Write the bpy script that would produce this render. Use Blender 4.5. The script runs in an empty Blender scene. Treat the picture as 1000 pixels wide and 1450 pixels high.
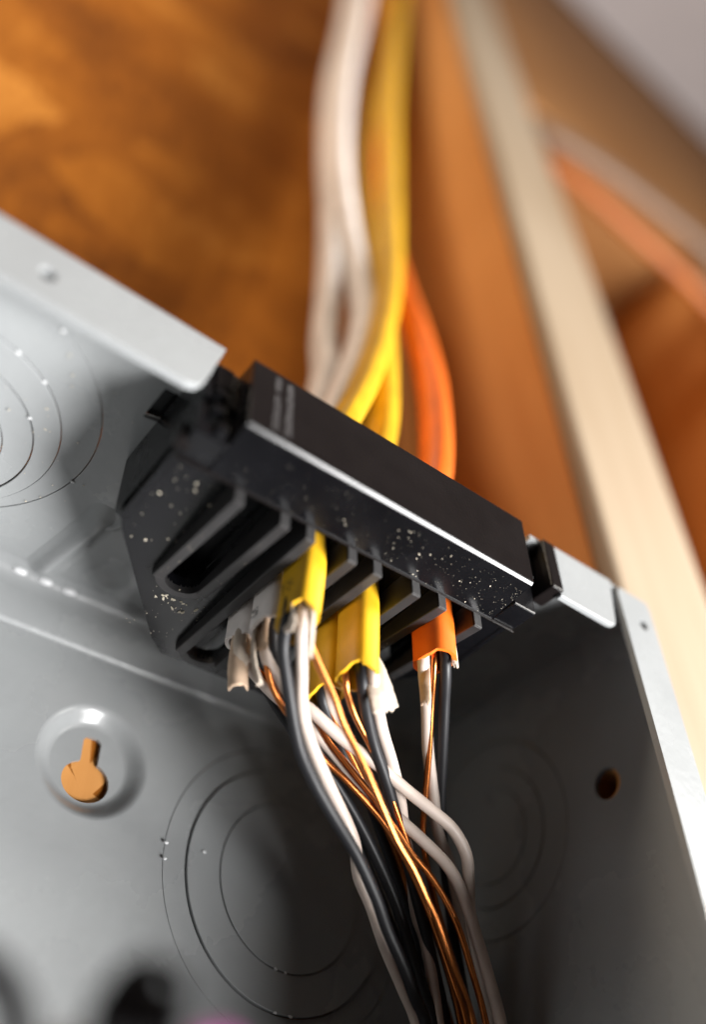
import bpy, bmesh, math, random
from mathutils import Vector, Matrix

random.seed(7)
MM = 0.001
scene = bpy.context.scene
COL = scene.collection

# ------------------------------------------------------------------ camera
cam_data = bpy.data.cameras.new('camera')
cam = bpy.data.objects.new('camera', cam_data)
COL.objects.link(cam)
RR = ((0.7819, -0.6232, -0.0133), (0.4268, 0.5509, -0.7172), (0.4543, 0.5551, 0.6968))   # right, down, forward
rot = Matrix((RR[0], [-v for v in RR[1]], [-v for v in RR[2]])).transposed().to_quaternion().to_matrix().to_4x4()
cam.matrix_world = Matrix.Translation(Vector((-45.31, -82.25, -123.88)) * MM) @ rot
cam_data.sensor_fit = 'VERTICAL'
cam_data.sensor_height = 36.0
cam_data.sensor_width = 36.0
cam_data.lens = 36.0 * 1294.9 / 1450.0
cam_data.clip_start = 0.005
cam_data.clip_end = 60.0
cam_data.dof.use_dof = True
cam_data.dof.focus_distance = 0.170
cam_data.dof.aperture_fstop = 3.5
cam_data.dof.aperture_blades = 0
scene.camera = cam

# ------------------------------------------------------------------ light (indoors: lamps and a dim room)
world = bpy.data.worlds.new('World')
scene.world = world
world.use_nodes = True
bg = world.node_tree.nodes['Background']
bg.inputs['Color'].default_value = (1.0, 0.66, 0.52, 1)
bg.inputs['Strength'].default_value = 0.026

def area_lamp(name, loc, target, size, watts, colour, size_y=None):
    d = bpy.data.lights.new(name, 'AREA')
    d.shape = 'ELLIPSE' if size_y else 'DISK'
    d.size = size
    if size_y:
        d.size_y = size_y
    d.energy = watts
    d.color = colour
    o = bpy.data.objects.new(name, d)
    COL.objects.link(o)
    o.location = loc
    o.rotation_euler = (Vector(target) - Vector(loc)).to_track_quat('-Z', 'Y').to_euler()
    return o

# window-like key light: from the room, to the right of the box and a little below it
area_lamp('key_lamp', (0.465, -0.345, -0.51), (0.03, 0.03, -0.03), 0.46, 27.0, (1.0, 0.99, 0.98), 0.34)
# room light: from above, over the top of the box
area_lamp('room_lamp', (-0.36, -0.15, 0.46), (0.07, 0.03, 0.08), 0.18, 2.6, (1.0, 0.84, 0.66))
# added fill from the right, brightens the box lips and stud front
area_lamp('fill_lamp', (0.40, -0.30, 0.03), (0.03, 0.02, 0.0), 0.18, 2.6, (1.0, 0.96, 0.90))

scene.view_settings.view_transform = 'Standard'
scene.view_settings.look = 'None'
scene.view_settings.exposure = 0.0
scene.view_settings.gamma = 1.0
scene.view_settings.use_curve_mapping = False
scene.render.engine = 'CYCLES'
scene.cycles.use_denoising = True
scene.cycles.max_bounces = 8
scene.cycles.diffuse_bounces = 2
scene.cycles.sample_clamp_indirect = 4.0

# ------------------------------------------------------------------ materials
def new_mat(name):
    m = bpy.data.materials.new(name)
    m.use_nodes = True
    nt = m.node_tree
    return m, nt, nt.nodes['Principled BSDF']

def N(nt, kind, **kw):
    n = nt.nodes.new(kind)
    for k, v in kw.items():
        if k in n.inputs:
            n.inputs[k].default_value = v
        else:
            setattr(n, k, v)
    return n

def coords(nt, scale=(1, 1, 1), rotz=(0, 0, 0)):
    g = N(nt, 'ShaderNodeNewGeometry')
    mp = N(nt, 'ShaderNodeMapping')
    mp.inputs['Scale'].default_value = scale
    mp.inputs['Rotation'].default_value = rotz
    nt.links.new(g.outputs['Position'], mp.inputs['Vector'])
    return mp.outputs['Vector']

def ramp(nt, fac, stops):
    r = N(nt, 'ShaderNodeValToRGB')
    el = r.color_ramp.elements
    while len(el) < len(stops):
        el.new(0.5)
    for e, (pos, c) in zip(el, stops):
        e.position = pos
        e.color = (*c, 1)
    nt.links.new(fac, r.inputs['Fac'])
    return r.outputs['Color']

def bump(nt, bsdf, height, strength, dist):
    b = N(nt, 'ShaderNodeBump', Strength=strength, Distance=dist)
    nt.links.new(height, b.inputs['Height'])
    nt.links.new(b.outputs['Normal'], bsdf.inputs['Normal'])

def paint_mat(name, col, rough, peel=0.15):
    m, nt, b = new_mat(name)
    v = coords(nt)
    n1 = N(nt, 'ShaderNodeTexNoise', Scale=45.0, Detail=5.0)
    nt.links.new(v, n1.inputs['Vector'])
    c = ramp(nt, n1.outputs['Fac'], [(0.05, [x * 0.86 for x in col]), (0.95, [min(1, x * 1.14) for x in col])])
    nt.links.new(c, b.inputs['Base Color'])
    rr = N(nt, 'ShaderNodeMapRange')
    rr.inputs['To Min'].default_value = rough - 0.04
    rr.inputs['To Max'].default_value = rough + 0.08
    nt.links.new(n1.outputs['Fac'], rr.inputs['Value'])
    nt.links.new(rr.outputs['Result'], b.inputs['Roughness'])
    n2 = N(nt, 'ShaderNodeTexNoise', Scale=420.0, Detail=2.0)
    nt.links.new(v, n2.inputs['Vector'])
    bump(nt, b, n2.outputs['Fac'], peel, 0.0004)
    return m

def plastic_mat(name, col, rough, grain=0.0, spec=0.5):
    m, nt, b = new_mat(name)
    v = coords(nt)
    n = N(nt, 'ShaderNodeTexNoise', Scale=160.0, Detail=4.0)
    nt.links.new(v, n.inputs['Vector'])
    c = ramp(nt, n.outputs['Fac'], [(0.3, [x * 0.85 for x in col]), (0.75, [min(1, x * 1.12) for x in col])])
    nt.links.new(c, b.inputs['Base Color'])
    rr = N(nt, 'ShaderNodeMapRange')
    rr.inputs['To Min'].default_value = max(0.04, rough - 0.07)
    rr.inputs['To Max'].default_value = rough + 0.09
    nt.links.new(n.outputs['Fac'], rr.inputs['Value'])
    nt.links.new(rr.outputs['Result'], b.inputs['Roughness'])
    b.inputs['Specular IOR Level'].default_value = spec
    if grain:
        n2 = N(nt, 'ShaderNodeTexNoise', Scale=2600.0, Detail=2.0)
        nt.links.new(v, n2.inputs['Vector'])
        bump(nt, b, n2.outputs['Fac'], grain, 0.0002)
    return m

def wood_mat(name, light, dark, along, rough=0.65):
    m, nt, b = new_mat(name)
    s = [55, 55, 55]
    s[along] = 4
    v = coords(nt, s)
    n = N(nt, 'ShaderNodeTexNoise', Scale=1.0, Detail=6.0, Roughness=0.6, Distortion=0.6)
    nt.links.new(v, n.inputs['Vector'])
    n2 = N(nt, 'ShaderNodeTexNoise', Scale=7.0, Detail=2.0)
    v2 = coords(nt)
    nt.links.new(v2, n2.inputs['Vector'])
    mix = N(nt, 'ShaderNodeMath', operation='ADD')
    hl = N(nt, 'ShaderNodeMath', operation='MULTIPLY')
    hl.inputs[1].default_value = 0.5
    h2 = N(nt, 'ShaderNodeMath', operation='MULTIPLY')
    h2.inputs[1].default_value = 0.5
    nt.links.new(n.outputs['Fac'], hl.inputs[0])
    nt.links.new(n2.outputs['Fac'], h2.inputs[0])
    nt.links.new(hl.outputs[0], mix.inputs[0])
    nt.links.new(h2.outputs[0], mix.inputs[1])
    c = ramp(nt, mix.outputs[0], [(0.36, dark), (0.62, light)])
    nt.links.new(c, b.inputs['Base Color'])
    b.inputs['Roughness'].default_value = rough
    b.inputs['Specular IOR Level'].default_value = 0.15
    bump(nt, b, n.outputs['Fac'], 0.25, 0.0005)
    return m

def osb_mat(name):
    m, nt, b = new_mat(name)
    v = coords(nt, (1, 1, 1), (0, 0.5, 0))
    warp = N(nt, 'ShaderNodeTexNoise', Scale=30.0, Detail=3.0)
    nt.links.new(v, warp.inputs['Vector'])
    addv = N(nt, 'ShaderNodeMix', data_type='VECTOR', factor_mode='UNIFORM')
    addv.inputs['Factor'].default_value = 0.03
    nt.links.new(v, addv.inputs[4])
    nt.links.new(warp.outputs['Color'], addv.inputs[5])
    mp = N(nt, 'ShaderNodeMapping')
    mp.inputs['Scale'].default_value = (22, 22, 34)
    nt.links.new(addv.outputs[1], mp.inputs['Vector'])
    vo = N(nt, 'ShaderNodeTexVoronoi', Scale=1.0)
    nt.links.new(mp.outputs['Vector'], vo.inputs['Vector'])
    bw = N(nt, 'ShaderNodeSeparateColor')
    nt.links.new(vo.outputs['Color'], bw.inputs['Color'])
    big = N(nt, 'ShaderNodeTexNoise', Scale=20.0, Detail=5.0, Roughness=0.65)
    nt.links.new(v, big.inputs['Vector'])
    mr = N(nt, 'ShaderNodeMix', data_type='FLOAT')
    mr.inputs['Factor'].default_value = 0.66
    nt.links.new(bw.outputs['Red'], mr.inputs[2])
    nt.links.new(big.outputs['Fac'], mr.inputs[3])
    fine = N(nt, 'ShaderNodeTexNoise', Scale=260.0, Detail=6.0, Roughness=0.7)
    nt.links.new(coords(nt, (1, 1, 0.25), (0, 0.5, 0)), fine.inputs['Vector'])
    mf = N(nt, 'ShaderNodeMix', data_type='FLOAT')
    mf.inputs['Factor'].default_value = 0.42
    nt.links.new(mr.outputs[0], mf.inputs[2])
    nt.links.new(fine.outputs['Fac'], mf.inputs[3])
    c = ramp(nt, mf.outputs[0], [(0.28, (0.075, 0.020, 0.002)), (0.42, (0.20, 0.060, 0.0055)), (0.54, (0.275, 0.090, 0.009)), (0.68, (0.46, 0.185, 0.032))])
    nt.links.new(c, b.inputs['Base Color'])
    b.inputs['Roughness'].default_value = 0.7
    b.inputs['Specular IOR Level'].default_value = 0.1
    bump(nt, b, mr.outputs[0], 0.4, 0.001)
    return m

def metal_mat(name, col, rough):
    m, nt, b = new_mat(name)
    v = coords(nt)
    n = N(nt, 'ShaderNodeTexNoise', Scale=140.0, Detail=4.0)
    nt.links.new(v, n.inputs['Vector'])
    c = ramp(nt, n.outputs['Fac'], [(0.3, [x * 0.65 for x in col]), (0.7, col)])
    nt.links.new(c, b.inputs['Base Color'])
    b.inputs['Metallic'].default_value = 1.0
    b.inputs['Roughness'].default_value = rough
    return m

def paper_mat(name, col):
    m, nt, b = new_mat(name)
    v = coords(nt)
    n = N(nt, 'ShaderNodeTexNoise', Scale=380.0, Detail=5.0)
    nt.links.new(v, n.inputs['Vector'])
    c = ramp(nt, n.outputs['Fac'], [(0.3, [x * 0.72 for x in col]), (0.7, col)])
    nt.links.new(c, b.inputs['Base Color'])
    b.inputs['Roughness'].default_value = 0.85
    bump(nt, b, n.outputs['Fac'], 0.5, 0.0004)
    return m

M = {
    'steel': paint_mat('grey_painted_steel', (0.252, 0.262, 0.266), 0.25),
    'cut_edge': paint_mat('bright_chipped_steel', (0.62, 0.63, 0.64), 0.3),
    'black': plastic_mat('black_moulded_plastic', (0.0028, 0.0028, 0.0036), 0.25, 0.0, 0.36),
    'black_matt': plastic_mat('black_textured_plastic', (0.006, 0.0046, 0.0045), 0.30, 0.2, 0.16),
    'black_rim': plastic_mat('lit_black_plastic', (0.019, 0.018, 0.0185), 0.42, 0.2),  # paler black: the light caught by the rims is put into the colour
    'letter': plastic_mat('pale_raised_lettering', (0.07, 0.065, 0.065), 0.5),  # paler than the block so the strokes stand out
    'white_jacket': plastic_mat('white_cable_jacket', (0.84, 0.78, 0.74), 0.42, 0.1),
    'yellow_jacket': plastic_mat('yellow_cable_jacket', (0.66, 0.37, 0.012), 0.45, 0.1),
    'orange_jacket': plastic_mat('orange_cable_jacket', (0.70, 0.125, 0.003), 0.55, 0.1),
    'wire_black': plastic_mat('black_wire_insulation', (0.012, 0.012, 0.014), 0.46, 0.0, 0.3),
    'wire_white': plastic_mat('white_wire_insulation', (0.54, 0.45, 0.39), 0.48),
    'copper': metal_mat('bare_copper', (0.66, 0.215, 0.06), 0.27),
    'kraft': paper_mat('kraft_paper', (0.60, 0.43, 0.30)),
    'pale_paper': paper_mat('pale_paper', (0.64, 0.54, 0.44)),
    'ink': plastic_mat('printed_ink', (0.03, 0.03, 0.03), 0.6),
    'sawdust': paper_mat('sawdust', (0.60, 0.54, 0.43)),
    'osb': osb_mat('oriented_strand_board'),
    'strand': wood_mat('pale_wood_strand', (0.62, 0.31, 0.10), (0.46, 0.20, 0.055), 2),
    'stud': wood_mat('pine_stud', (0.60, 0.29, 0.10), (0.45, 0.19, 0.055), 2),
    'stud_face': wood_mat('planed_pine_face', (0.33, 0.262, 0.19), (0.26, 0.195, 0.13), 2),
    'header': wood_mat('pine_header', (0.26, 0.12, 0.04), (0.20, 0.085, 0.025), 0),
    'ceiling': paint_mat('ceiling_plaster', (0.30, 0.26, 0.25), 0.7),
    'grey_plastic': plastic_mat('blue_grey_plastic', (0.40, 0.42, 0.46), 0.4),
    'dim_jacket': plastic_mat('shaded_pale_jacket', (0.15, 0.10, 0.07), 0.6),  # dim light of the next bay put into a darker jacket colour
    'dim_orange': plastic_mat('shaded_orange_jacket', (0.24, 0.062, 0.004), 0.6),  # shaded copy of the orange jacket, darkened for the next bay
    'purple': plastic_mat('magenta_wire_insulation', (0.34, 0.06, 0.25), 0.45),
}

# ------------------------------------------------------------------ helpers (all sizes in millimetres)
def tag(o, label=None, cat=None, group=None, kind=None):
    if label: o['label'] = label
    if cat: o['category'] = cat
    if group: o['group'] = group
    if kind: o['kind'] = kind
    return o

def thing(name, loc, label, cat, group=None):
    o = bpy.data.objects.new(name, None)
    o.empty_display_size = 0.01
    COL.objects.link(o)
    o.location = Vector(loc) * MM
    return tag(o, label, cat, group)

def world_loc(o):
    v = Vector((0, 0, 0))
    while o is not None:
        v += o.location
        o = o.parent
    return v

def build(name, bm, mat, parent=None, smooth=False, bevel=0.0, solid=0.0, angle=35, origin=None, seg=2):
    """links the bmesh (vertices in mm, place coordinates) as ONE mesh object"""
    off = world_loc(parent) if parent else Vector((0, 0, 0))
    bmesh.ops.recalc_face_normals(bm, faces=bm.faces)
    cen = Vector((0, 0, 0))
    if parent is None or origin == 'centre':
        lo = Vector((min(v.co[i] for v in bm.verts) for i in range(3)))
        hi = Vector((max(v.co[i] for v in bm.verts) for i in range(3)))
        cen = Vector(((lo.x + hi.x) / 2, (lo.y + hi.y) / 2, lo.z)) * MM - off
    for v in bm.verts:
        v.co = v.co * MM - off - cen
    me = bpy.data.meshes.new(name)
    bm.to_mesh(me)
    bm.free()
    o = bpy.data.objects.new(name, me)
    COL.objects.link(o)
    o.parent = parent
    o.location = cen
    me.materials.append(mat)
    if smooth:
        for p in me.polygons:
            p.use_smooth = True
        if smooth == 'angle':
            me.set_sharp_from_angle(angle=math.radians(angle))
    if solid:
        md = o.modifiers.new('thickness', 'SOLIDIFY')
        md.thickness = solid * MM
        md.offset = 0
    if bevel:
        md = o.modifiers.new('edge_round', 'BEVEL')
        md.width = bevel * MM
        md.segments = seg
        md.limit_method = 'ANGLE'
        md.angle_limit = math.radians(angle)
    return o

def add_box(bm, x0, x1, y0, y1, z0, z1):
    vs = [bm.verts.new((x, y, z)) for x in (x0, x1) for y in (y0, y1) for z in (z0, z1)]
    for f in ((0, 1, 3, 2), (4, 6, 7, 5), (0, 4, 5, 1), (2, 3, 7, 6), (0, 2, 6, 4), (1, 5, 7, 3)):
        bm.faces.new([vs[i] for i in f])

def box(*a):
    bm = bmesh.new()
    add_box(bm, *a)
    return bm

def circle_pts(cx, cy, r, n=64, ry=None):
    ry = ry or r
    return [(cx + r * math.cos(2 * math.pi * i / n), cy + ry * math.sin(2 * math.pi * i / n)) for i in range(n)]

def sheet(loops, to3, depth, into=None):
    """a flat sheet with holes: loops of (u, v), mapped by to3(u, v, w); w runs 0..depth"""
    bm = into or bmesh.new()
    edges = []
    for loop in loops:
        vs = [bm.verts.new((u, v, 0)) for u, v in loop]
        for i in range(len(vs)):
            edges.append(bm.edges.new((vs[i], vs[(i + 1) % len(vs)])))
    r = bmesh.ops.triangle_fill(bm, use_beauty=True, edges=edges, normal=(0, 0, 1))
    faces = [g for g in r['geom'] if isinstance(g, bmesh.types.BMFace)]
    ex = bmesh.ops.extrude_face_region(bm, geom=faces, use_keep_orig=True)
    for g in ex['geom']:
        if isinstance(g, bmesh.types.BMVert):
            g.co.z = depth
    for v in bm.verts:
        v.co = Vector(to3(*v.co))
    return bm

def catmull(pts, step):
    P = [Vector(p) for p in pts]
    P = [P[0] * 2 - P[1]] + P + [P[-1] * 2 - P[-2]]
    out = []
    for i in range(1, len(P) - 2):
        a, b, c, d = P[i - 1], P[i], P[i + 1], P[i + 2]
        n = max(2, int((c - b).length / step))
        for k in range(n):
            t = k / n
            out.append(0.5 * ((2 * b) + (c - a) * t + (2 * a - 5 * b + 4 * c - d) * t * t + (3 * b - a - 3 * c + d) * t ** 3))
    out.append(P[-2])
    return out

def frames(path, ref):
    fr = []
    for i, p in enumerate(path):
        t = (path[min(i + 1, len(path) - 1)] - path[max(i - 1, 0)]).normalized()
        u = ref - t * ref.dot(t)
        u.normalize()
        fr.append((p, u, t.cross(u), t))
    return fr

def ring_profile(hw, hh, power, n):
    out = []
    for i in range(n):
        a = 2 * math.pi * i / n
        c, s = math.cos(a), math.sin(a)
        out.append((hw * math.copysign(abs(c) ** (2 / power), c), hh * math.copysign(abs(s) ** (2 / power), s)))
    return out

def sweep(bm, fr, prof, cap0=True, cap1=True, scale=None):
    rings = []
    for i, (p, u, v, t) in enumerate(fr):
        k = scale(i / (len(fr) - 1)) if scale else 1.0
        rings.append([bm.verts.new(p + u * a * k + v * b * k) for a, b in prof])
    n = len(prof)
    for r0, r1 in zip(rings, rings[1:]):
        for i in range(n):
            bm.faces.new((r0[i], r0[(i + 1) % n], r1[(i + 1) % n], r1[i]))
    if cap0: bm.faces.new(rings[0])
    if cap1: bm.faces.new(rings[-1])
    return rings

def tube(path, r, step=1.2, n=14, ref=(1, 0.13, 0.07)):
    bm = bmesh.new()
    sweep(bm, frames(catmull(path, step), Vector(ref)), ring_profile(r, r, 2, n))
    return bm

WIRE_PATHS = {'O': {'black': [(55.8, 16.4, -19.3), (56.3, 15.8, -26.2), (61.9, 22.6, -30.5), (67.7, 30.0, -35.5), (72.3, 36.3, -40.2), (77.2, 41.8, -45.4), (83.1, 47.2, -51.9),
                 (88.6, 52.0, -58.8), (93.7, 56.2, -65.9), (97.3, 59.0, -71.0), (101.5, 63.3, -86.3), (101.5, 65.2, -111.5), (101.5, 64.6, -151.6)],
       'copper': [(54.8, 17.1, -19.3), (54.7, 17.1, -26.2), (59.6, 23.6, -30.9), (64.5, 30.7, -36.3), (68.5, 36.6, -41.3), (72.4, 42.0, -46.7), (78.0, 46.5, -53.4),
                  (83.9, 49.7, -60.4), (89.5, 52.1, -67.6), (93.4, 53.6, -72.8), (99.7, 56.0, -88.4), (101.5, 56.7, -113.8), (101.5, 55.5, -154.1)],
       'white': [(53.9, 17.9, -19.3), (53.1, 18.3, -26.2), (58.9, 24.6, -30.6), (64.3, 30.4, -35.0), (69.7, 35.8, -39.8), (75.4, 40.6, -44.9), (80.1, 43.3, -49.1),
                 (85.1, 46.6, -54.4), (90.2, 49.8, -60.4), (95.0, 52.7, -66.5), (98.5, 55.2, -71.7), (101.5, 59.2, -87.1), (101.5, 60.8, -112.4),
                 (101.5, 60.2, -152.6)]},
 'W1': {'black': [(25.4, 27.5, -20.6), (25.8, 27.8, -28.1), (29.9, 31.0, -30.5), (35.1, 34.2, -33.4), (42.3, 38.3, -37.5), (49.3, 40.9, -41.2), (57.3, 43.7, -46.0),
                  (64.5, 46.5, -51.3), (70.8, 49.2, -56.8), (76.4, 52.0, -62.6), (81.7, 54.6, -68.4), (85.9, 56.8, -73.3), (92.5, 60.2, -88.3), (96.9, 61.5, -113.3),
                  (99.1, 60.7, -153.3)],
        'copper': [(26.1, 29.2, -22.4), (27.0, 30.7, -31.2), (32.2, 34.2, -34.5), (38.6, 36.4, -37.6), (45.5, 37.9, -40.7), (50.3, 38.4, -42.6), (57.4, 39.1, -45.9),
                   (61.6, 40.0, -48.4), (67.2, 41.6, -52.3), (73.2, 43.9, -57.3), (79.5, 46.7, -63.4), (84.8, 49.2, -69.2), (89.0, 51.5, -74.0), (95.7, 55.0, -88.9),
                   (100.1, 56.4, -113.8), (101.5, 55.6, -153.8)],
        'white': [(25.1, 28.4, -21.1), (25.3, 29.3, -28.9), (29.9, 32.2, -32.1), (34.6, 33.2, -34.1), (38.1, 32.7, -34.9), (45.7, 33.3, -37.8), (54.0, 33.3, -40.8),
                  (60.8, 33.3, -43.4), (67.1, 32.8, -45.9), (71.8, 33.0, -48.2), (75.8, 34.4, -51.2), (78.7, 36.9, -54.5), (81.5, 40.2, -58.5), (85.6, 43.3, -63.1),
                  (90.5, 46.9, -68.7), (94.5, 49.9, -73.4), (100.8, 54.6, -88.1), (101.5, 56.7, -112.8), (101.5, 56.2, -152.7)]},
 'W2': {'black': [(26.2, 36.1, -18.7), (27.0, 36.4, -26.5), (34.7, 40.4, -29.7), (43.1, 43.9, -33.2), (53.0, 48.1, -38.4), (62.4, 51.3, -44.6), (70.0, 54.2, -51.4),
                  (76.1, 56.6, -58.7), (81.4, 58.5, -66.3), (85.4, 60.0, -72.7), (91.0, 62.0, -88.9), (94.7, 62.3, -114.7), (96.6, 61.0, -155.1)],
        'copper': [(26.0, 36.2, -18.7), (26.7, 36.6, -26.5), (33.2, 37.1, -30.4), (40.2, 35.6, -33.3), (45.6, 36.8, -37.2), (51.6, 37.4, -41.2), (56.9, 37.6, -44.7),
                   (62.2, 38.6, -48.7), (66.6, 39.2, -51.9), (70.9, 39.3, -54.8), (75.3, 40.0, -58.3), (79.3, 41.5, -62.1), (84.1, 44.1, -67.5), (90.2, 47.6, -74.6),
                   (96.8, 51.4, -89.5), (101.3, 52.9, -114.4), (101.5, 52.2, -154.3)],
        'white': [(26.1, 36.5, -18.9), (26.8, 37.1, -26.9), (32.6, 38.0, -30.2), (40.5, 38.1, -33.9), (49.2, 38.7, -38.6), (56.1, 39.0, -42.7), (62.3, 38.6, -46.0),
                  (68.9, 37.8, -49.5), (74.3, 37.7, -53.1), (78.6, 38.7, -57.1), (83.7, 41.1, -63.1), (88.1, 43.4, -68.7), (92.4, 45.9, -74.6), (98.3, 49.5, -90.1),
                  (101.5, 50.9, -115.4), (101.5, 50.1, -155.6)]},
 'Y1': {'black': [(23.9, 19.0, -22.3), (23.2, 19.1, -28.9), (25.4, 23.2, -32.4), (28.5, 26.4, -35.8), (35.3, 32.7, -42.7), (40.9, 35.3, -46.9), (47.3, 37.5, -51.2),
                  (53.6, 39.4, -55.3), (60.2, 42.4, -60.2), (64.8, 44.8, -63.9), (70.9, 47.8, -68.7), (75.6, 50.2, -72.4), (79.2, 52.1, -75.3), (87.0, 56.2, -88.8),
                  (92.2, 57.9, -112.8), (94.8, 57.3, -152.3)],
        'copper': [(26.0, 18.5, -23.2), (26.7, 18.1, -30.4), (28.6, 19.8, -32.5), (31.6, 21.4, -35.0), (36.1, 23.4, -38.5), (40.2, 25.2, -41.7), (45.7, 27.4, -45.7),
                   (51.7, 30.1, -50.3), (57.1, 32.5, -54.3), (62.0, 34.1, -57.4), (66.7, 36.0, -60.6), (70.6, 37.9, -63.5), (76.4, 41.1, -68.0), (82.1, 44.0, -72.1),
                   (86.2, 46.6, -75.5), (93.7, 51.3, -88.8), (98.8, 53.5, -112.6), (101.3, 53.1, -152.1)],
        'white': [(25.5, 18.9, -23.2), (25.9, 18.8, -30.4), (30.3, 24.9, -34.4), (33.4, 29.0, -37.3), (38.1, 32.9, -40.7), (45.1, 36.7, -45.0), (52.1, 40.0, -49.3),
                  (55.9, 42.6, -52.2), (59.4, 45.7, -55.5), (64.1, 48.5, -59.1), (70.2, 52.0, -64.0), (76.7, 55.2, -69.0), (82.5, 58.0, -73.6), (90.5, 61.9, -87.0),
                  (95.8, 63.5, -110.9), (98.4, 62.8, -150.4)]},
 'Y2': {'black': [(40.7, 21.8, -26.1), (41.0, 21.6, -33.2), (45.7, 26.4, -36.2), (50.7, 30.2, -39.0), (56.0, 33.8, -42.1), (61.7, 37.7, -45.7), (67.9, 42.3, -50.5),
                  (74.8, 47.2, -56.5), (81.4, 51.7, -62.9), (89.7, 57.9, -72.4), (96.1, 62.7, -86.9), (100.4, 64.9, -111.6), (101.5, 64.5, -151.4)],
        'copper': [(39.4, 22.8, -26.1), (38.8, 23.4, -33.2), (42.9, 26.7, -35.7), (46.6, 28.9, -37.5), (51.8, 31.6, -40.2), (57.9, 35.1, -43.7), (64.4, 39.0, -47.9),
                   (71.1, 43.1, -52.8), (78.2, 47.3, -58.4), (85.3, 51.7, -64.7), (92.9, 56.9, -72.2), (99.8, 61.6, -86.2), (101.5, 63.7, -110.6),
                   (101.5, 63.3, -150.2)],
        'white': [(41.8, 21.2, -26.4), (42.9, 20.7, -33.7), (50.2, 27.5, -36.9), (56.5, 32.2, -39.8), (61.6, 36.4, -42.8), (66.6, 40.9, -46.6), (72.3, 46.1, -52.2),
                  (76.5, 49.6, -57.3), (80.4, 51.7, -62.1), (86.6, 56.2, -73.3), (91.5, 59.8, -89.4), (94.8, 61.2, -115.2), (96.5, 60.4, -155.5)]},
 'Y3': {'black': [(39.6, 31.1, -25.8), (39.3, 31.1, -32.6), (46.3, 36.0, -35.7), (53.5, 39.9, -38.8), (62.0, 44.2, -43.1), (70.3, 49.1, -48.9), (78.5, 53.9, -56.3),
                  (85.3, 58.2, -64.4), (90.1, 61.9, -71.5), (95.7, 66.1, -87.0), (99.4, 67.9, -112.2), (101.3, 67.3, -152.4)],
        'copper': [(39.9, 30.8, -25.8), (39.9, 30.7, -32.6), (46.7, 35.1, -36.0), (55.1, 39.4, -40.0), (63.3, 43.5, -44.4), (71.2, 47.9, -49.8), (79.4, 52.8, -56.5),
                   (86.5, 57.0, -63.1), (94.7, 61.1, -71.0), (101.5, 64.7, -85.2), (101.5, 66.2, -109.7), (101.5, 65.4, -149.5)],
        'white': [(40.2, 30.6, -25.8), (40.4, 30.3, -32.6), (48.4, 35.5, -35.2), (57.7, 40.8, -38.5), (67.3, 46.7, -43.5), (76.1, 52.8, -50.4), (83.1, 56.7, -57.2),
                  (90.1, 59.9, -65.6), (94.0, 61.6, -71.0), (100.3, 64.2, -86.6), (101.5, 64.9, -112.0), (101.5, 63.8, -152.3)]}}
JACKET_PATHS = {'O': [(99.3, 52.0, 531.1), (89.1, 50.0, 430.6), (75.4, 46.0, 289.4), (69.9, 42.0, 209.6), (70.0, 37.0, 168.1), (69.1, 31.0, 129.4), (67.8, 25.0, 98.2),
       (65.4, 20.0, 71.0), (62.4, 17.0, 48.6), (58.5, 15.0, 26.4), (55.7, 16.8, 8.0), (54.8, 16.8, -6.0), (54.8, 16.8, -19.0), (55.0, 17.2, -26.5)],
 'W1': [(70.7, 34.0, 474.5), (59.3, 33.0, 365.6), (48.6, 32.0, 265.8), (44.6, 31.0, 193.1), (45.9, 30.0, 147.4), (48.8, 29.0, 119.4), (50.1, 28.0, 96.9),
        (45.4, 26.0, 70.7), (37.6, 24.0, 43.9), (28.1, 26.5, 8.0), (25.0, 26.5, -6.0), (25.0, 26.5, -19.0), (24.8, 27.0, -26.8)],
 'W2': [(61.4, 39.0, 467.6), (54.4, 38.0, 368.4), (45.1, 37.0, 270.4), (43.0, 36.0, 199.6), (43.4, 35.0, 156.7), (42.1, 34.0, 111.2), (40.6, 34.0, 81.6),
        (40.2, 34.0, 59.9), (28.8, 35.2, 8.0), (25.0, 35.2, -6.0), (25.0, 35.2, -19.0), (25.0, 35.6, -24.5)],
 'Y1': [(98.1, 32.0, 516.4), (81.6, 30.0, 380.5), (69.9, 28.0, 269.3), (63.7, 26.0, 193.2), (57.6, 23.0, 128.7), (52.7, 21.0, 94.5), (46.6, 19.0, 67.1),
        (39.8, 17.0, 43.8), (34.0, 16.0, 27.3), (27.3, 17.3, 8.0), (25.0, 17.3, -6.0), (25.0, 17.3, -19.0), (25.0, 19.0, -30.0)],
 'Y2': [(98.2, 42.0, 502.3), (81.0, 40.0, 362.7), (64.2, 38.0, 244.7), (59.8, 36.0, 187.9), (56.9, 30.0, 129.0), (52.7, 24.0, 84.3), (49.6, 21.0, 55.6),
        (47.1, 20.0, 34.4), (41.6, 20.5, 8.0), (39.7, 20.5, -6.0), (39.7, 20.5, -19.0), (40.2, 22.0, -33.0)],
 'Y3': [(98.3, 48.0, 518.4), (85.1, 46.0, 392.9), (70.3, 44.0, 285.8), (64.7, 43.0, 222.3), (63.6, 40.0, 172.6), (59.7, 34.0, 116.9), (55.3, 29.0, 82.3),
        (52.5, 27.0, 59.6), (49.4, 26.0, 42.8), (42.1, 29.7, 8.0), (39.7, 29.7, -6.0), (39.7, 29.7, -19.0), (40.0, 31.0, -33.0)]}

D = 73.3           # depth of the box
WALL_X = 104.2     # inside face of its right wall

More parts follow.
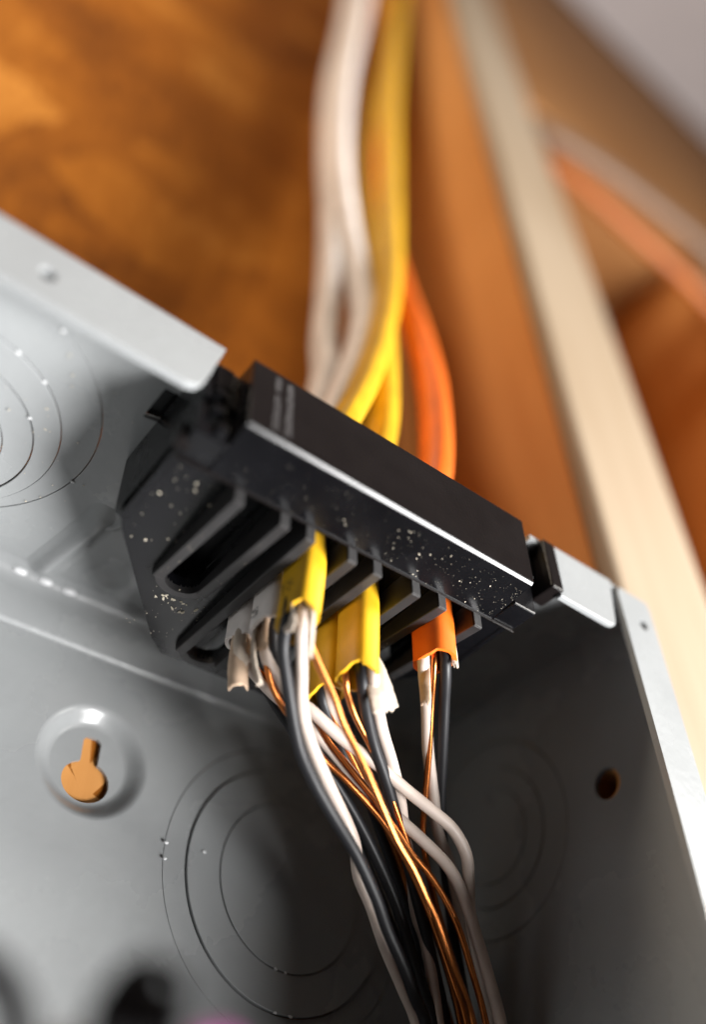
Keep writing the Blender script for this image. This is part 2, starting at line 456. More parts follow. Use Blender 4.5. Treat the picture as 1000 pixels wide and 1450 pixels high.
# ------------------------------------------------------------------ the place behind: sheathing, studs, header, ceiling
sheathing = build('wall_sheathing', box(-420, 640, D + 3.45, D + 14, -420, 1150), M['osb'])
for i, (x, z, w, l, a) in enumerate(((14.5, -31, 2.2, 9, 0.2), (18.2, -36, 2.6, 8, -0.5), (12.6, -38, 2.0, 7, 0.9), (16.5, -41, 2.4, 9, 1.3), (15.2, -36.5, 1.2, 5, 0.6))):
    bm = bmesh.new()
    loop = [(-w, -l * 0.5), (w * 0.7, -l * 0.55), (w, l * 0.3), (w * 0.2, l * 0.5), (-w * 0.9, l * 0.42)]
    pts = [(x + u * math.cos(a) - v * math.sin(a), z + u * math.sin(a) + v * math.cos(a)) for u, v in loop]
    build('wood_strand', sheet([pts], lambda u, v, w_: (u, D + 3.40 - 0.012 * i + w_, v), 0.3), M['strand'], sheathing)
tag(sheathing, 'orange-brown strand board sheathing behind the grey box and cables', 'sheathing')

def stud(x0, x1, y0, label, top=1150, bore=None):
    root = thing('wall_stud', ((x0 + x1) / 2, (y0 + D) / 2, -420), label, 'stud', 'upright studs of the wall frame')
    if bore:
        bm = sheet([[(y0 + 5.4, -420), (D + 3.4, -420), (D + 3.4, top), (y0 + 5.4, top)], circle_pts(bore[0], bore[1], 3.2, 28)], lambda u, v, w: (x0 + w, u, v), 14.0)
        add_box(bm, x0 + 13.9, x1, y0 + 5.45, D + 3.35, -419, top - 1)
        build('timber', bm, M['stud'], root)
    else:
        build('timber', box(x0, x1, y0 + 5.4, D + 3.4, -420, top), M['stud'], root)
    build('planed_face', box(x0 - 0.15, x1 + 0.15, y0, y0 + 6.0, -420, top), M['stud_face'], root, bevel=4.5, seg=5)
    return root
stud(105.6, 148.5, 5.6, 'upright pine stud with pale front edge against right side of the box', bore=(21.3, -33.2))
stud(296, 336, 5.6, 'far pine stud standing beyond the next bay to the right', top=364)

hd = build('header_board', box(149.5, 760, 8, D + 3.4, 365, 860), M['header'], bevel=2.0)
tag(hd, 'wide horizontal timber header above the next stud bay at upper right', 'header')
ce = build('ceiling', box(-1500, 2600, -2600, 4.5, 862, 880), M['ceiling'])
tag(ce, kind='structure')

def bay_cable(name, pts, mat, hw, hh, label):
    bm = bmesh.new()
    sweep(bm, frames(catmull(pts, 12), Vector((0, 0.1, 1))), ring_profile(hw, hh, 3, 20))
    r = build(name, bm, mat, smooth=True)
    tag(r, label, 'cable')
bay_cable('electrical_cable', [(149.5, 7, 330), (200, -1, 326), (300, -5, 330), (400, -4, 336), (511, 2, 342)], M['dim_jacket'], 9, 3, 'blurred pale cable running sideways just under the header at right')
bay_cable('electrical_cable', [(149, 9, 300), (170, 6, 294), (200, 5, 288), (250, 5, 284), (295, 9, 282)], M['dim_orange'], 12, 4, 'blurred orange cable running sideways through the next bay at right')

# ------------------------------------------------------------------ the grey steel box
enc = thing('breaker_box', (-20, D / 2, -520), 'open grey painted steel breaker box with knockouts, seen from below inside', 'breaker box')
T = 1.2

# back panel with holes for the knockout and the mounting dimple
KC = (63.0, -47.6)
DC = (16.0, -34.6)
bm = sheet([[(-264, 6), (WALL_X + T, 6), (WALL_X + T, -520), (-264, -520)], circle_pts(KC[0], KC[1], 29.6, 96), circle_pts(DC[0], DC[1], 11.8, 72)],
           lambda u, v, w: (u, D + w, v), T)
back = build('back_panel', bm, M['steel'], enc)

def knockout(parent, name, loops, to3, off, depth=T):
    """one stamped ring or disc, pushed out of its sheet by off"""
    return build(name, sheet(loops, lambda u, v, w: to3(u, v, w + off), depth), M['steel'], parent, bevel=0.14, angle=50)

yb = lambda u, v, w: (u, D + w, v)
knockout(back, 'knockout_ring', [circle_pts(*KC, 29.48, 96), circle_pts(*KC, 24.62, 96)], yb, 0.02)
knockout(back, 'knockout_ring', [circle_pts(*KC, 24.42, 96), circle_pts(*KC, 17.12, 80)], yb, -0.55)
knockout(back, 'knockout_disc', [circle_pts(*KC, 16.98, 80)], yb, -0.80)
# bright nicks on the knockout tie points
for a, r in ((-92, 17.05), (-88, 24.5), (-96, 24.5), (178, 29.5), (184, 29.5), (176, 21.0), (-100, 17.05)):
    x, z = KC[0] + r * math.cos(math.radians(a)), KC[1] + r * math.sin(math.radians(a))
    bm = bmesh.new()
    bmesh.ops.create_icosphere(bm, subdivisions=1, radius=1.0)
    for v in bm.verts:
        k = random.uniform(0.6, 1.2)
        v.co = Vector((x + v.co.x * 0.55 * k, D - 0.75 + v.co.y * 0.22 * k, z + v.co.z * 0.34 * k))
    build('chipped_tie', bm, M['cut_edge'], back)

# the dimple pressed backwards, with its keyhole
bm = bmesh.new()
prof = []
for i in range(13):
    t = i / 12
    s = t * t * (3 - 2 * t)
    prof.append((11.8 - 4.1 * t, D + 2.4 * s))
rings = []
for r, y in prof:
    rings.append([bm.verts.new((DC[0] + r * math.cos(2 * math.pi * k / 72), y, DC[1] + r * math.sin(2 * math.pi * k / 72))) for k in range(72)])
for r0, r1 in zip(rings, rings[1:]):
    for k in range(72):
        bm.faces.new((r0[k], r0[(k + 1) % 72], r1[(k + 1) % 72], r1[k]))
build('mounting_dimple', bm, M['steel'], back, smooth=True)
kc, kr = (16.2, -38.0), 4.9
key = []
a0 = math.asin(1.85 / kr)
for i in range(41):
    a = math.pi / 2 - a0 - (2 * math.pi - 2 * a0) * i / 40
    key.append((kc[0] + kr * math.cos(a), kc[1] + kr * 0.86 * math.sin(a)))
key += [(kc[0] - 2.0, -29.6), (kc[0] - 1.3, -28.7), (kc[0] + 0.9, -28.7), (kc[0] + 1.8, -29.6)]
build('keyhole_plate', sheet([circle_pts(*DC, 7.7, 72), key], lambda u, v, w: (u, D + 2.4 + w, v), 0.8), M['steel'], back)

# top panel: opening for the cable clamp, knockouts, small slot, side ridge
TK = ((-38.3, 37.5, 27.5), (-38.3, 41.8, 22.3), (-38.1, 44.3, 18.4), (-38.0, 46.0, 13.5))
opening = [(-4.6, 0.6), (-4.6, 27), (10, 44), (54, 44), (68.5, 27), (68.5, 0.6)]
outer = [(-264, 0.6), (-264, D), (WALL_X, D), (WALL_X, 0.6)] + opening[::-1]
slot_hole = [(-8.6, 12.4), (-4.95, 12.2), (-4.95, 19.6), (-8.6, 20.2)]
zt = lambda u, v, w: (u, v, w)
top = build('top_panel', sheet([outer, circle_pts(*TK[0], 96), slot_hole], zt, T), M['steel'], enc)
for i, (cx, cy, r) in enumerate(TK):
    nxt = TK[i + 1] if i + 1 < len(TK) else None
    loops = [circle_pts(cx, cy, r - 0.14, 96)] + ([circle_pts(*nxt, 96)] if nxt else [])
    knockout(top, 'knockout_ring' if nxt else 'knockout_disc', loops, zt, (0.0, -0.25, 0.10, -0.25)[i])
for q in range(5):
    a = random.uniform(-1.4, 0.4)
    cx, cy, r = TK[q % 3]
    bm = bmesh.new()
    bmesh.ops.create_icosphere(bm, subdivisions=1, radius=1.0)
    for v in bm.verts:
        v.co = Vector((cx + r * math.cos(a) + v.co.x * 0.5, cy + r * math.sin(a) + v.co.y * 0.35, -0.2 + v.co.z * 0.2))
    build('chipped_tie', bm, M['cut_edge'], top)
# pressed ridge that borders the clamp area
def ridge(name, pts, hw, h, parent, normal):
    bm = bmesh.new()
    P = catmull(pts, 1.5)
    n = Vector(normal)
    rows = []
    for i, p in enumerate(P):
        t = (P[min(i + 1, len(P) - 1)] - P[max(i - 1, 0)]).normalized()
        s = t.cross(n)
        fade = min(1, 6 * i / (len(P) - 1), 6 * (1 - i / (len(P) - 1)))
        rows.append([bm.verts.new(p + s * hw * k + n * (h * fade * math.exp(-3.2 * k * k) - 0.02)) for k in (-1, -0.75, -0.5, -0.25, 0, 0.25, 0.5, 0.75, 1)])
    for a, b in zip(rows, rows[1:]):
        for i in range(len(a) - 1):
            bm.faces.new((a[i], a[i + 1], b[i + 1], b[i]))
    return build(name, bm, M['steel'], parent, smooth=True)
ridge('pressed_ridge', [(-1.8, 44, 0), (-2.8, 54, 0), (-5.6, 72.0, 0)], 3.6, 1.9, top, (0, 0, -1))
ridge('pressed_ridge', [(2.0, 44, 0), (0.6, 48.5, 0), (-3.0, 50.0, 0)], 1.8, 1.0, top, (0, 0, -1))
ridge('pressed_ridge', [(2, 62, 0), (8, 66, 0), (12, 63, 0), (9, 57, 0)], 2.6, 0.4, top, (0, 0, -1))

# tab of the top panel folded down over the back panel, with three pale nubs at the bend
bm = bmesh.new()
prof = [(D - 5.0, -0.05), (D - 3.2, -0.35), (D - 1.9, -1.2), (D - 1.15, -2.6), (D - 0.95, -4.2), (D - 0.90, -11.2), (D - 0.6, -12.1), (D + 0.1, -12.4)]
xs = [-264 + 4 * i for i in range(93)]
rows = [[bm.verts.new((min(x, WALL_X), y, z)) for y, z in prof] for x in xs]
for a, b in zip(rows, rows[1:]):
    for i in range(len(prof) - 1):
        bm.faces.new((a[i], a[i + 1], b[i + 1], b[i]))
build('folded_tab', bm, M['steel'], top, smooth=True)
for x in (-8.5, -2.9, 2.4):
    bm = bmesh.new()
    bmesh.ops.create_uvsphere(bm, u_segments=12, v_segments=8, radius=1)
    for v in bm.verts:
        v.co = Vector((x + v.co.x * 1.7, D - 2.2 + v.co.y * 0.7, -0.9 + v.co.z * 0.8))
    build('seam_nub', bm, M['cut_edge'], top, smooth=True)

# lips turned down / inwards round the opening
def lip(name, loop, screw, bev=0.3):
    loops = [loop] + [circle_pts(x, z, 1.3, 20) for x, z in screw]
    return build(name, sheet(loops, lambda u, v, w: (u, w, v), 1.4), M['steel'], enc, bevel=bev, seg=3, angle=60)
lip('top_lip', [(-264, 1.2), (-4.9, 1.2), (-5.0, -0.6), (-6.4, -6.5), (-7.3, -9.8), (-8.4, -11.5), (-10.4, -12.3), (-13, -12.3), (-264, -12.3)], [(-34.4, -6.0), (-120, -6.0)], 0.16)
lip('top_lip', [(73.9, 1.2), (92.9, 1.2), (92.5, -1), (90.9, -10.6), (90.2, -11.9), (88.6, -12.4), (73.9, -12.4)], [])
lip('side_lip', [(95.4, 0.6), (104.6, 0.6), (105.3, -1.5), (105.3, -520), (94.6, -520), (94.6, -1)], [(101.0, -7.0), (101.0, -150)], 0.0)
lip('side_lip', [(-255, -12.6), (-265, -12.6), (-265, -520), (-255, -520)], [])
# rounded bend over the lip, visible at the notch
bm = bmesh.new()
for x0, x1 in ((-264, -4.3),):
    pr = [(1.3, 1.3), (0.4, 1.7), (1.2, 2.3), (9, 2.3), (9, 1.25)]
    r0 = [bm.verts.new((x0, y, z)) for y, z in pr]
    r1 = [bm.verts.new((x1, y, z)) for y, z in pr]
    for i in range(5):
        bm.faces.new((r0[i], r0[(i + 1) % 5], r1[(i + 1) % 5], r1[i]))
    bm.faces.new(r0); bm.faces.new(r1)
build('lip_bend', bm, M['steel'], enc)

# right wall with its screw hole and knockout; left wall and floor close the box
RK = ((53.0, -33.0, 22.0), (53.0, -33.0, 15.5), (53.0, -33.0, 10.5))
bm = sheet([[(1.4, 0.0), (D, 0.0), (D, -520), (1.4, -520)], circle_pts(19.8, -34.0, 3.3, 32), circle_pts(53, -33, 22.15, 72)],
           lambda u, v, w: (WALL_X + w, u, v), T)
rw = build('right_panel', bm, M['steel'], enc)
xr = lambda u, v, w: (WALL_X + w, u, v)
for i, (cy, cz, r) in enumerate(RK):
    loops = [circle_pts(cy, cz, r - 0.05, 72)] + ([circle_pts(cy, cz, RK[i + 1][2] + 0.08, 72)] if i < 2 else [])
    knockout(rw, 'knockout_ring' if i < 2 else 'knockout_disc', loops, xr, (0.0, -0.3, -0.5)[i])
build('left_panel', box(-265.2, -264, 1.4, D, -520, 0), M['steel'], enc)
build('bottom_panel', box(-264, WALL_X, 1.4, D, -301.2, -520), M['steel'], enc)

# ------------------------------------------------------------------ the black cable clamp in the top opening
cl = thing('cable_clamp', (32, 25, -21), 'black plastic cable clamp with slots, dusted with sawdust, clipped into box top', 'cable clamp')
SLOTS = (10.7, 25.0, 39.6, 55.0)
SW = 3.45          # half width of a slot
SEND = (37.5, 53.5, 53.5, 37.5)
# front block: section in y, z swept along x
sec = [(-2.0, 0.0), (-2.0, -15.75), (-1.4, -16.24), (9.5, -17.3), (9.5, -8.0), (3.0, -6.0), (3.0, 0.0)]
bm = bmesh.new()
ra = [bm.verts.new((0.0, y, z)) for y, z in sec]
rb = [bm.verts.new((63.4, y, z)) for y, z in sec]
for i in range(len(sec)):
    bm.faces.new((ra[i], ra[(i + 1) % len(sec)], rb[(i + 1) % len(sec)], rb[i]))
bm.faces.new(ra); bm.faces.new(rb)
blk = build('front_block', bm, M['black'], cl, bevel=0.10, angle=30)
build('front_face', box(0.12, 63.28, -2.05, -1.9, -15.72, -0.12), M['black_matt'], blk, bevel=0.03)
# raised lettering, too small and soft to read: short raised strokes in two columns
for cx, zs in ((4.9, [-1.6 - 0.95 * i for i in range(14)]), (7.3, [-1.8 - 0.86 * i for i in range(15)])):
    bm = bmesh.new()
    for z in zs:
        if random.random() < 0.12:
            continue
        w = random.uniform(0.45, 0.72)
        add_box(bm, cx - w, cx + w, -2.16, -2.0, z - 0.11, z + 0.11)
        if random.random() < 0.75:
            k = random.choice((-1, 0, 1)) * w * 0.8
            add_box(bm, cx + k - 0.1, cx + k + 0.1, -2.15, -2.0, z - 0.36, z + 0.36)
    build('raised_lettering', bm, M['letter'], blk)
# shoulders of the underside either side of the block
for x0, x1 in ((-6.0, -0.15), (63.55, 69.4)):
    build('shoulder', box(x0, x1, 3.3, 9.45, -17.1, -9.0), M['black'], cl, bevel=0.3)
# sloping plate with four slots and chamfered corners
plate = [(-6.0, 9.6), (-6.0, 27.5), (-3.8, 31), (14.8, 53.4), (18.5, 56.2), (45.0, 56.2), (48.7, 53.4), (67.3, 31), (69.4, 27.5), (69.4, 9.6)]
loops = [plate]
for c, e in zip(SLOTS, SEND):
    lp = [(c - SW, 10.6), (c + SW, 10.6)]
    for i in range(13):
        a = math.pi * i / 12
        lp.append((c + SW * math.cos(a), e + SW * math.sin(a) * 0.8 - SW * 0.8))
    loops.append(lp)
def plate_z(u, v, w):
    return (u, v, -15.7 - 0.052 * (v - 9.6) + w)
pl = build('slotted_plate', sheet(loops, plate_z, 2.6), M['black'], cl, bevel=0.18, angle=50)
build('plate_edge', box(-6.0, 69.4, 9.35, 9.7, -17.75, -15.2), M['black_matt'], pl, bevel=0.1)
# raised rims along the slots; they stand proud at the front and run out at the back
def rim(c, side, e):
    x0, x1 = (c - SW - 2.1, c - SW + 0.02) if side < 0 else (c + SW - 0.02, c + SW + 2.1)
    zb0, zb1 = -20.9, (-19.6 if e > 40 else -18.6)
    bm = bmesh.new()
    ye = e - 1.5
    sec = [(9.6, -15.0), (9.6, zb0), (ye, zb1), (ye + 0.8, -16.6)]
    ra = [bm.verts.new((x0, y, z)) for y, z in sec]
    rb = [bm.verts.new((x1, y, z)) for y, z in sec]
    for i in range(4):
        bm.faces.new((ra[i], ra[(i + 1) % 4], rb[(i + 1) % 4], rb[i]))
    bm.faces.new(ra); bm.faces.new(rb)
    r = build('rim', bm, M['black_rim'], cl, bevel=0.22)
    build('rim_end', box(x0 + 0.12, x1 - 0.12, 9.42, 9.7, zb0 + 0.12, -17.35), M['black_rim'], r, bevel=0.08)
for c, e in zip(SLOTS, SEND):
    rim(c, -1, e); rim(c, 1, e)
    # rounded end of the rim
    bm = bmesh.new()
    rows = []
    for i in range(15):
        a = math.pi * i / 14
        ci, si = math.cos(a), math.sin(a)
        pts = []
        for rr, z in ((SW, -16.6), (SW, -18.45), (SW + 1.7, -18.45), (SW + 2.0, -16.6)):
            pts.append(bm.verts.new((c + rr * ci, e - SW * 0.8 + rr * si * 0.8, z - (0.3 if e > 40 else 0))))
        rows.append(pts)
    for a, b in zip(rows, rows[1:]):
        for i in range(4):
            bm.faces.new((a[i], a[(i + 1) % 4], b[(i + 1) % 4], b[i]))
    bm.faces.new(rows[0]); bm.faces.new(rows[-1])
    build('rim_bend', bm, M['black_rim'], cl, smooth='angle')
# inner guide walls between the slots, up to the top of the opening
for c in SLOTS:
    for s in (-1, 1):
        x = c + s * (SW + 1.0)
        build('guide_wall', box(x - 0.7, x + 0.7, 10.0, 34.0, -13.6, -4.0), M['black'], cl, bevel=0.15)
# side walls from the top panel down to the plate
for x0, x1 in ((-6.0, -4.7), (68.1, 69.4)):
    bm = bmesh.new()
    sec = [(2.2, 0.2), (2.2, -9.0), (9.6, -9.0), (9.6, -15.9), (28.0, -16.9), (31.0, -13.5), (31, -0.3), (26.5, 0.3)]
    ra = [bm.verts.new((x0, y, z)) for y, z in sec]
    rb = [bm.verts.new((x1, y, z)) for y, z in sec]
    for i in range(len(sec)):
        bm.faces.new((ra[i], ra[(i + 1) % len(sec)], rb[(i + 1) % len(sec)], rb[i]))
    bm.faces.new(ra); bm.faces.new(rb)
    build('side_wall', bm, M['black'], cl, bevel=0.25)
# spring latches
for sgn, xc in ((-1, -3.0), (1, 72.8)):
    la = build('latch', box(xc - 1.7, xc + 1.7, -0.6 if sgn > 0 else 1.6, 5.5, -11.6 if sgn > 0 else -6.6, 0.8 if sgn > 0 else -0.9), M['black_matt'], cl, bevel=0.45)
    if sgn > 0:
        continue
    for z in (-7.4, -11.3):
        build('latch_step', box(xc - 1.3, xc + 1.1, 1.6, 5.0, z - 1.1, z + 0.5), M['black'], la, bevel=0.35)
    build('latch_foot', box(min(xc, 64 if sgn > 0 else -1) , max(xc, 64.0 if sgn > 0 else -1.0), 1.9, 6.5, -16.2, -14.0), M['black'], la, bevel=0.4)
for x0, x1 in ((-4.6, -0.1), (63.5, 68.0)):
    build('gap_filler', box(x0, x1, 2.4, 9.4, -9.2, -0.5), M['black'], cl, bevel=0.2)  # black filler added so the gaps beside the block look dark
build('latch_knob', box(-7.6, -4.2, 5.8, 8.9, -17.2, -13.2), M['black_matt'], cl, bevel=0.9)
# black plates added above the slots so they look dark inside
build('slot_backing', box(6.0, 16.6, 9.7, 42.8, -12.2, -10.8), M['black'], cl, bevel=0.2)
for c, y0 in zip(SLOTS[1:], (40.5, 34.8, 22.4)):
    build('slot_backing', box(c - 4.4, c + 4.4, y0, 64.0, -10.5, -9.0), M['black'], cl, bevel=0.2)
build('slot_cover', box(-9.6, -5.35, 11.2, 20.4, 1.5, 3.6), M['black'], cl, bevel=0.2)  # black tab added behind the small slot to keep it dark

# ------------------------------------------------------------------ cables
CABLES = {
    'Y1': ('yellow_jacket', 'yellow cable at front of the second slot, paler in bright light, printed jacket end'),
    'W1': ('white_cable', 'white cable between the yellow cable and the other white one in second slot'),
    'W2': ('white_cable', 'rearmost white cable in the second slot with long torn kraft paper tube'),
    'Y2': ('yellow_jacket', 'yellow cable at front of the third slot with cream paper flap'),
    'Y3': ('yellow_jacket', 'shaded yellow cable at rear of the third slot, its jacket hanging lowest'),
    'O': ('orange_jacket', 'orange cable through the rightmost slot of the black clamp'),
}
JMAT = {'Y': 'yellow_jacket', 'W': 'white_jacket', 'O': 'orange_jacket'}
GROUP = 'cables dropping through the black clamp'

def jacket(name, path, mat, parent, hw=2.75, hh=4.1, cut=(0, 0, 0)):
    fr = frames(catmull(path, 2.0), Vector((1, 0.02, 0)))
    prof = ring_profile(hw, hh, 2.7 if name == 'O' else 3.3, 32)
    bm = bmesh.new()
    rings = sweep(bm, fr, prof, True, False)
    rnd = random.Random(name + str(path[-1]))
    ph = rnd.uniform(0, 6)
    last = rings[-1]
    p, u, v, t = fr[-1]
    for i, vert in enumerate(last):
        a, b = prof[i]
        vert.co += t * (cut[0] * a / hw + cut[1] * b / hh + 0.28 * math.sin(3 * 2 * math.pi * i / 32 + ph) + rnd.uniform(-0.16, 0.16))
        vert.co += (u * a / hw + v * b / hh) * rnd.uniform(-0.1, 0.14)
    inner = []
    for i, vert in enumerate(last):
        a, b = prof[i]
        inner.append(bm.verts.new(vert.co - u * a * 0.24 - v * b * 0.17))
    up = []
    for i, vert in enumerate(inner):
        up.append(bm.verts.new(vert.co - t * 6.5))
    n = 32
    for i in range(n):
        j = (i + 1) % n
        bm.faces.new((last[i], last[j], inner[j], inner[i]))
        bm.faces.new((inner[i], inner[j], up[j], up[i]))
    bm.faces.new(up)
    return build('jacket', bm, mat, parent, smooth='angle', angle=50)

def paper(name, path, width, mat, parent, ref=(1, 0, 0), curl=0.5, flare=0.0, fray=0.5):
    """a torn paper strip: a curled sheet along a path"""
    fr = frames(catmull(path, 0.7), Vector(ref))
    bm = bmesh.new()
    rnd = random.Random(str(path))
    rows = []
    cols = 10
    for i, (p, u, v, t) in enumerate(fr):
        k = i / (len(fr) - 1)
        w = width * (1 + flare * k)
        row = []
        for c in range(cols + 1):
            s = c / cols * 2 - 1
            ang = s * curl * math.pi
            rad = w / (2 * curl * math.pi) if curl > 0.02 else 0
            if rad:
                q = p + u * rad * math.sin(ang) + v * rad * (math.cos(ang) - math.cos(curl * math.pi))
            else:
                q = p + u * s * w / 2
            q = q + v * rnd.uniform(-0.08, 0.08) + u * rnd.uniform(-0.06, 0.06)
            if i == len(fr) - 1:
                q = q + t * rnd.uniform(-fray, fray)
            row.append(bm.verts.new(q))
        rows.append(row)
    for a, b in zip(rows, rows[1:]):
        for c in range(cols):
            bm.faces.new((a[c], a[c + 1], b[c + 1], b[c]))
    return build(name, bm, mat, parent, smooth=True, solid=0.18)

CUT = {'Y1': (0.9, -1.6), 'W1': (0.2, -0.4), 'W2': (0.0, 0.3), 'Y2': (0.5, -0.6), 'Y3': (0.4, -0.9), 'O': (0.2, -0.3)}
RAD = {'black': 1.12, 'white': 1.16, 'copper': 0.64}
WMAT = {'black': 'wire_black', 'white': 'wire_white', 'copper': 'copper'}
ROOT = {}
for key, (kind, label) in CABLES.items():
    end = JACKET_PATHS[key][-1]
    root = thing('electrical_cable', end, label, 'cable', GROUP)
    ROOT[key] = root
    jk = jacket(key, JACKET_PATHS[key], M[JMAT[key[0]]], root, hw=3.3 if key == 'O' else 2.75, cut=CUT[key])
    ROOT[key + 'j'] = jk
    for wire, pts in WIRE_PATHS[key].items():
        kr_ = random.Random(key + wire)
        pts = [p if i < 2 else tuple(c + kr_.uniform(-0.18, 0.18) for c in p) for i, p in enumerate(pts)]   # small hand bends
        build({'black': 'black_wire', 'white': 'white_wire', 'copper': 'copper_wire'}[wire], tube(pts, RAD[wire]), M[WMAT[wire]], root, smooth=True)

# torn paper filler at the jacket ends
def P(key, *d):
    e = Vector(JACKET_PATHS[key][-1])
    return [tuple(e + Vector(q)) for q in d]
paper('paper_filler', P('Y1', (-1.8, 0.3, 4), (-2.3, 0.0, 1.2), (-2.4, -0.6, -0.6), (-2.0, -1.0, -2.4)), 4.6, M['pale_paper'], ROOT['Y1'], (0.2, 1, 0), 0.18)
paper('paper_filler', P('Y1', (0.6, -3.2, 3), (0.7, -3.0, -1.0), (1.4, -1.9, -4.0), (2.2, -0.6, -6.6)), 1.9, M['pale_paper'], ROOT['Y1'], (0.8, -0.6, 0), 0.35, -0.5)
paper('paper_filler', P('W1', (-1.6, 0.2, 4), (-2.0, 0.1, 0.5), (-2.1, 0.2, -1.8), (-1.7, 0.4, -4.2)), 5.2, M['kraft'], ROOT['W1'], (0.15, 1, 0), 0.42, -0.1)
paper('paper_filler', P('W1', (-1.9, 2.0, 2), (-1.9, 2.5, -2.5), (-1.2, 2.8, -6.0), (0.4, 3.2, -9.5)), 2.2, M['pale_paper'], ROOT['W1'], (0.3, 1, 0), 0.35)
paper('paper_filler', P('W2', (0, 0, 4), (-0.4, 0.0, -1.0), (-0.4, 0.6, -5.0), (0.4, 1.4, -9.5)), 7.6, M['kraft'], ROOT['W2'], (0.75, -0.62, 0), 0.62, -0.12, 0.45)
paper('paper_filler', P('W2', (-1.4, -2.2, 2), (-2.2, -2.0, -1.4), (-1.5, -1.6, -4.2), (0.2, -1.4, -5.6)), 2.4, M['pale_paper'], ROOT['W2'], (0.75, -0.6, 0.1), 0.3, 0.2)
paper('paper_filler', P('Y2', (1.2, -1.5, 4), (2.6, -1.8, 0.6), (4.2, -1.4, -2.6), (6.0, -0.4, -5.0)), 3.9, M['pale_paper'], ROOT['Y2'], (0.75, -0.6, 0.35), 0.14, 0.25)
paper('paper_filler', P('O', (-0.9, 1.6, 3), (-1.0, 1.8, -1.5), (-0.6, 2.5, -4.2), (0.2, 3.4, -7.0)), 2.3, M['kraft'], ROOT['O'], (0.3, -1, 0), 0.25)
paper('paper_filler', P('O', (2.0, -3.0, 3), (2.1, -3.0, -0.2), (2.2, -2.9, -1.6)), 1.3, M['pale_paper'], ROOT['O'], (0.9, -0.3, 0), 0.1)

# small illegible ink marks printed on the jackets
def ink(key, y0, z0, rows, cols, dy, dz, x_off):
    e = JACKET_PATHS[key][-1]
    bm = bmesh.new()
    for r in range(rows):
        for c in range(cols):
            if random.random() < 0.25:
                continue
            y = e[1] + y0 + dy * c + random.uniform(-0.12, 0.12)
            z = e[2] + z0 + dz * r + random.uniform(-0.12, 0.12)
            w, h = random.uniform(0.12, 0.24), random.uniform(0.12, 0.34)
            x = e[0] + x_off
            vs = [bm.verts.new((x, y + a * w, z + b * h)) for a, b in ((-1, -1), (1, -1), (1, 1), (-1, 1))]
            bm.faces.new(vs)
    build('printed_marks', bm, M['ink'], ROOT[key + 'j'])
ink('Y1', -2.0, 5.0, 3, 4, 0.9, 0.9, -2.80)
ink('W1', -0.3, 2.2, 3, 4, 0.65, 0.65, -2.80)
ink('Y3', -1.0, 4.5, 2, 4, 0.9, 0.9, -2.80)

# ------------------------------------------------------------------ sawdust stuck to the clamp and the box top
def dust(name, spots, label):
    bm = bmesh.new()
    for (x, y, z), s, flat in spots:
        n0 = len(bm.verts)
        r = bmesh.ops.create_icosphere(bm, subdivisions=1, radius=1.0)
        a = random.uniform(0, math.pi)
        lx, ly = random.uniform(0.5, 1.2) * s, random.uniform(0.35, 0.9) * s
        if flat > 1:
            lx *= flat
        for v in r['verts']:
            q = Vector((v.co.x * lx, v.co.y * ly, v.co.z * s * 0.4)) * random.uniform(0.75, 1.2)
            v.co = Vector((x + q.x * math.cos(a) - q.y * math.sin(a), y + q.x * math.sin(a) + q.y * math.cos(a), z + q.z))
    o = build(name, bm, M['sawdust'])
    tag(o, label, 'sawdust', kind='stuff')
rnd = random.Random(11)
sp = []
def under(x, y):
    return -17.3 + 1.06 * (9.5 - y) / 10.9 if y < 9.5 else -15.7 - 0.052 * (y - 9.6)
for i in range(250):          # fine dust on the front underside, thicker to the right
    x = 63 - 60 * rnd.random() ** 1.7
    y = rnd.uniform(-0.2, 9.2)
    sp.append(((x, y, under(x, y) - 0.02), rnd.choice((0.035, 0.045, 0.05, 0.06, 0.09)), 1))
for i in range(26):
    x = rnd.uniform(22, 60); y = rnd.uniform(1, 9)
    sp.append(((x, y, under(x, y) - 0.05), rnd.uniform(0.12, 0.22), rnd.choice((1, 1, 1.8))))
for i in range(34):           # on the plate
    x, y = rnd.uniform(-4.5, 6), rnd.uniform(12, 30)
    sp.append(((x, y, under(x, y) - 0.03), rnd.uniform(0.05, 0.14), 1))
for x, y, s in ((0.6, 14.2, 0.55), (1.2, 15.6, 0.45), (-3.2, 19.5, 0.45), (5.0, 17.0, 0.3), (-2, 31.0, 0.34), (0.4, 30.4, 0.34), (3.4, 28.0, 0.25)):
    sp.append(((x, y, under(x, y) - 0.1), s, 1))
for i in range(26):           # flakes heaped at the end of the first slot
    x, y = rnd.gauss(13.0, 2.4), rnd.gauss(41.5, 1.3)
    z = under(x, y) - (0.75 if 9 < x < 16 and y < 40.5 else 0.1)
    sp.append(((x, y, z), rnd.uniform(0.15, 0.4), rnd.choice((1, 1.6, 2.6))))
for i in range(40):
    x, y = rnd.uniform(7, 21), rnd.uniform(38, 52)
    sp.append(((x, y, under(x, y) - 0.04), rnd.uniform(0.06, 0.16), 1))
for c in SLOTS:               # on the rims
    for i in range(22):
        s = rnd.choice((-1, 1)); y = rnd.uniform(10, 34)
        sp.append(((c + s * (SW + rnd.uniform(0.4, 1.8)), y, -20.72 + (y - 9.6) * 0.065), rnd.uniform(0.05, 0.15), 1))
dust('sawdust_specks', sp, 'pale sawdust specks and flakes clinging to the black clamp')
sp = []
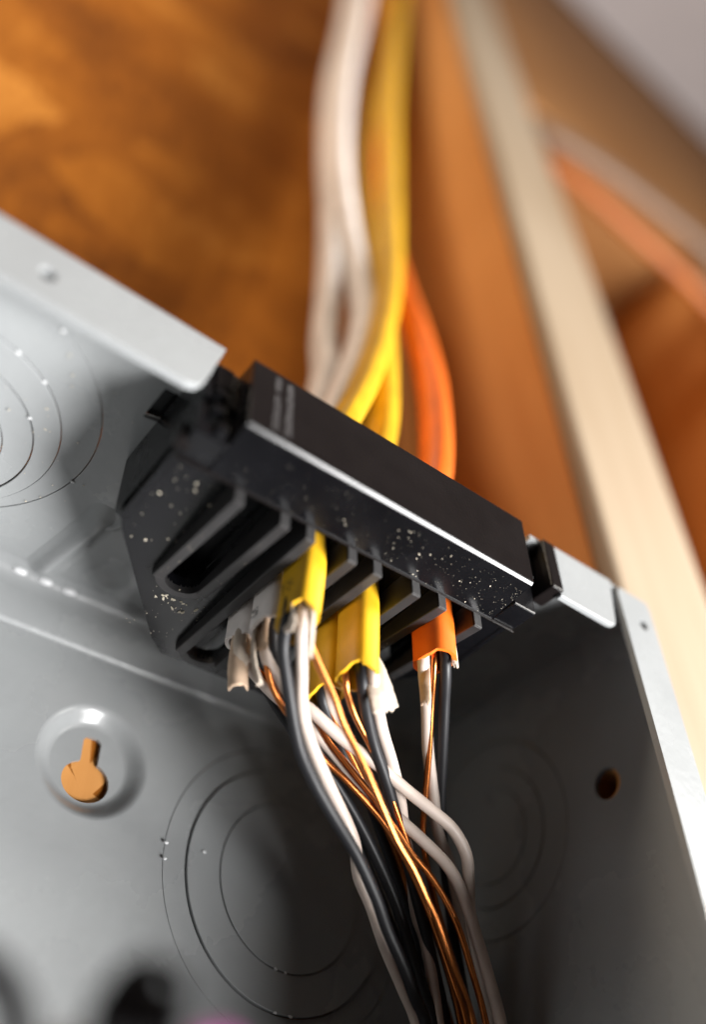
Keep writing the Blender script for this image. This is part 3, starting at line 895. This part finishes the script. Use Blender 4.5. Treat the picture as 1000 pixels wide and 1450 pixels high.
for i in range(90):
    x, y = rnd.uniform(-46, -8), rnd.uniform(8, 68)
    sp.append(((x, y, -0.32), rnd.choice((0.08, 0.1, 0.14, 0.22)), rnd.choice((1, 1, 1.8))))
dust('sawdust_specks', sp, 'scattered pale specks on the underside of the grey box top')

# ------------------------------------------------------------------ blurred things at the lower left, close to the lens
cp = thing('plastic_clip', (-4.2, -0.7, -101), 'blurred black plastic clip with a loop at lower left edge', 'clip')
prof = [(-4.6, 0), (-4.3, 3.6), (-2.4, 6.6), (0.4, 7.8), (3.8, 6.4), (4.4, 4.4), (4.0, 0)]
hole = [(1.2, 5.2), (1.9, 6.1), (3.2, 5.5), (2.9, 4.5)]
build('clip_body', sheet([prof, hole], lambda u, v, w: (-4.0 + u * 0.78 + w * 0.5, 0.4 - u * 0.62 + w * 0.6, -101 + v), 3.0), M['black'], cp, bevel=0.5)
build('clip_foot', box(-7.5, -1, -2, 4, -106, -100.8), M['black'], cp, bevel=0.5)

def loose(name, pts, r, mat, label):
    root = build(name, tube(pts, r, n=18), mat, smooth=True)
    tag(root, label, 'wire', 'loose wires at the lower left')
loose('loose_wire', [(-32, 14, -92), (-24, 9.5, -93.5), (-16.5, 6.4, -95.5), (-12.8, 6.2, -99), (-11.8, 6.4, -104), (-11.8, 6.4, -114), (-12, 6.4, -140)], 1.7, M['wire_black'], 'blurred black wire curving down at lower left corner')
tb = thing('terminal_block', (-6.8, 6.5, -120), 'blurred pale grey terminal block at lower left corner', 'terminal block')
build('block_body', box(-9.6, -4.2, 4.4, 8.6, -120, -99.4), M['grey_plastic'], tb, bevel=1.6, seg=4)
build('block_base', box(-10.4, -3.6, 3.8, 9.4, -124, -119.5), M['grey_plastic'], tb, bevel=0.5)
loose('loose_wire', [(0.1, 0.2, -140), (0.0, -0.6, -110), (0.6, -1.6, -102.2), (1.9, -2.4, -100.6), (3.6, -3.0, -100.6), (5.0, -3.2, -102.4), (5.6, -2.6, -112), (5.6, -2, -140)], 0.9, M['purple'], 'blurred magenta wire loop at bottom edge')
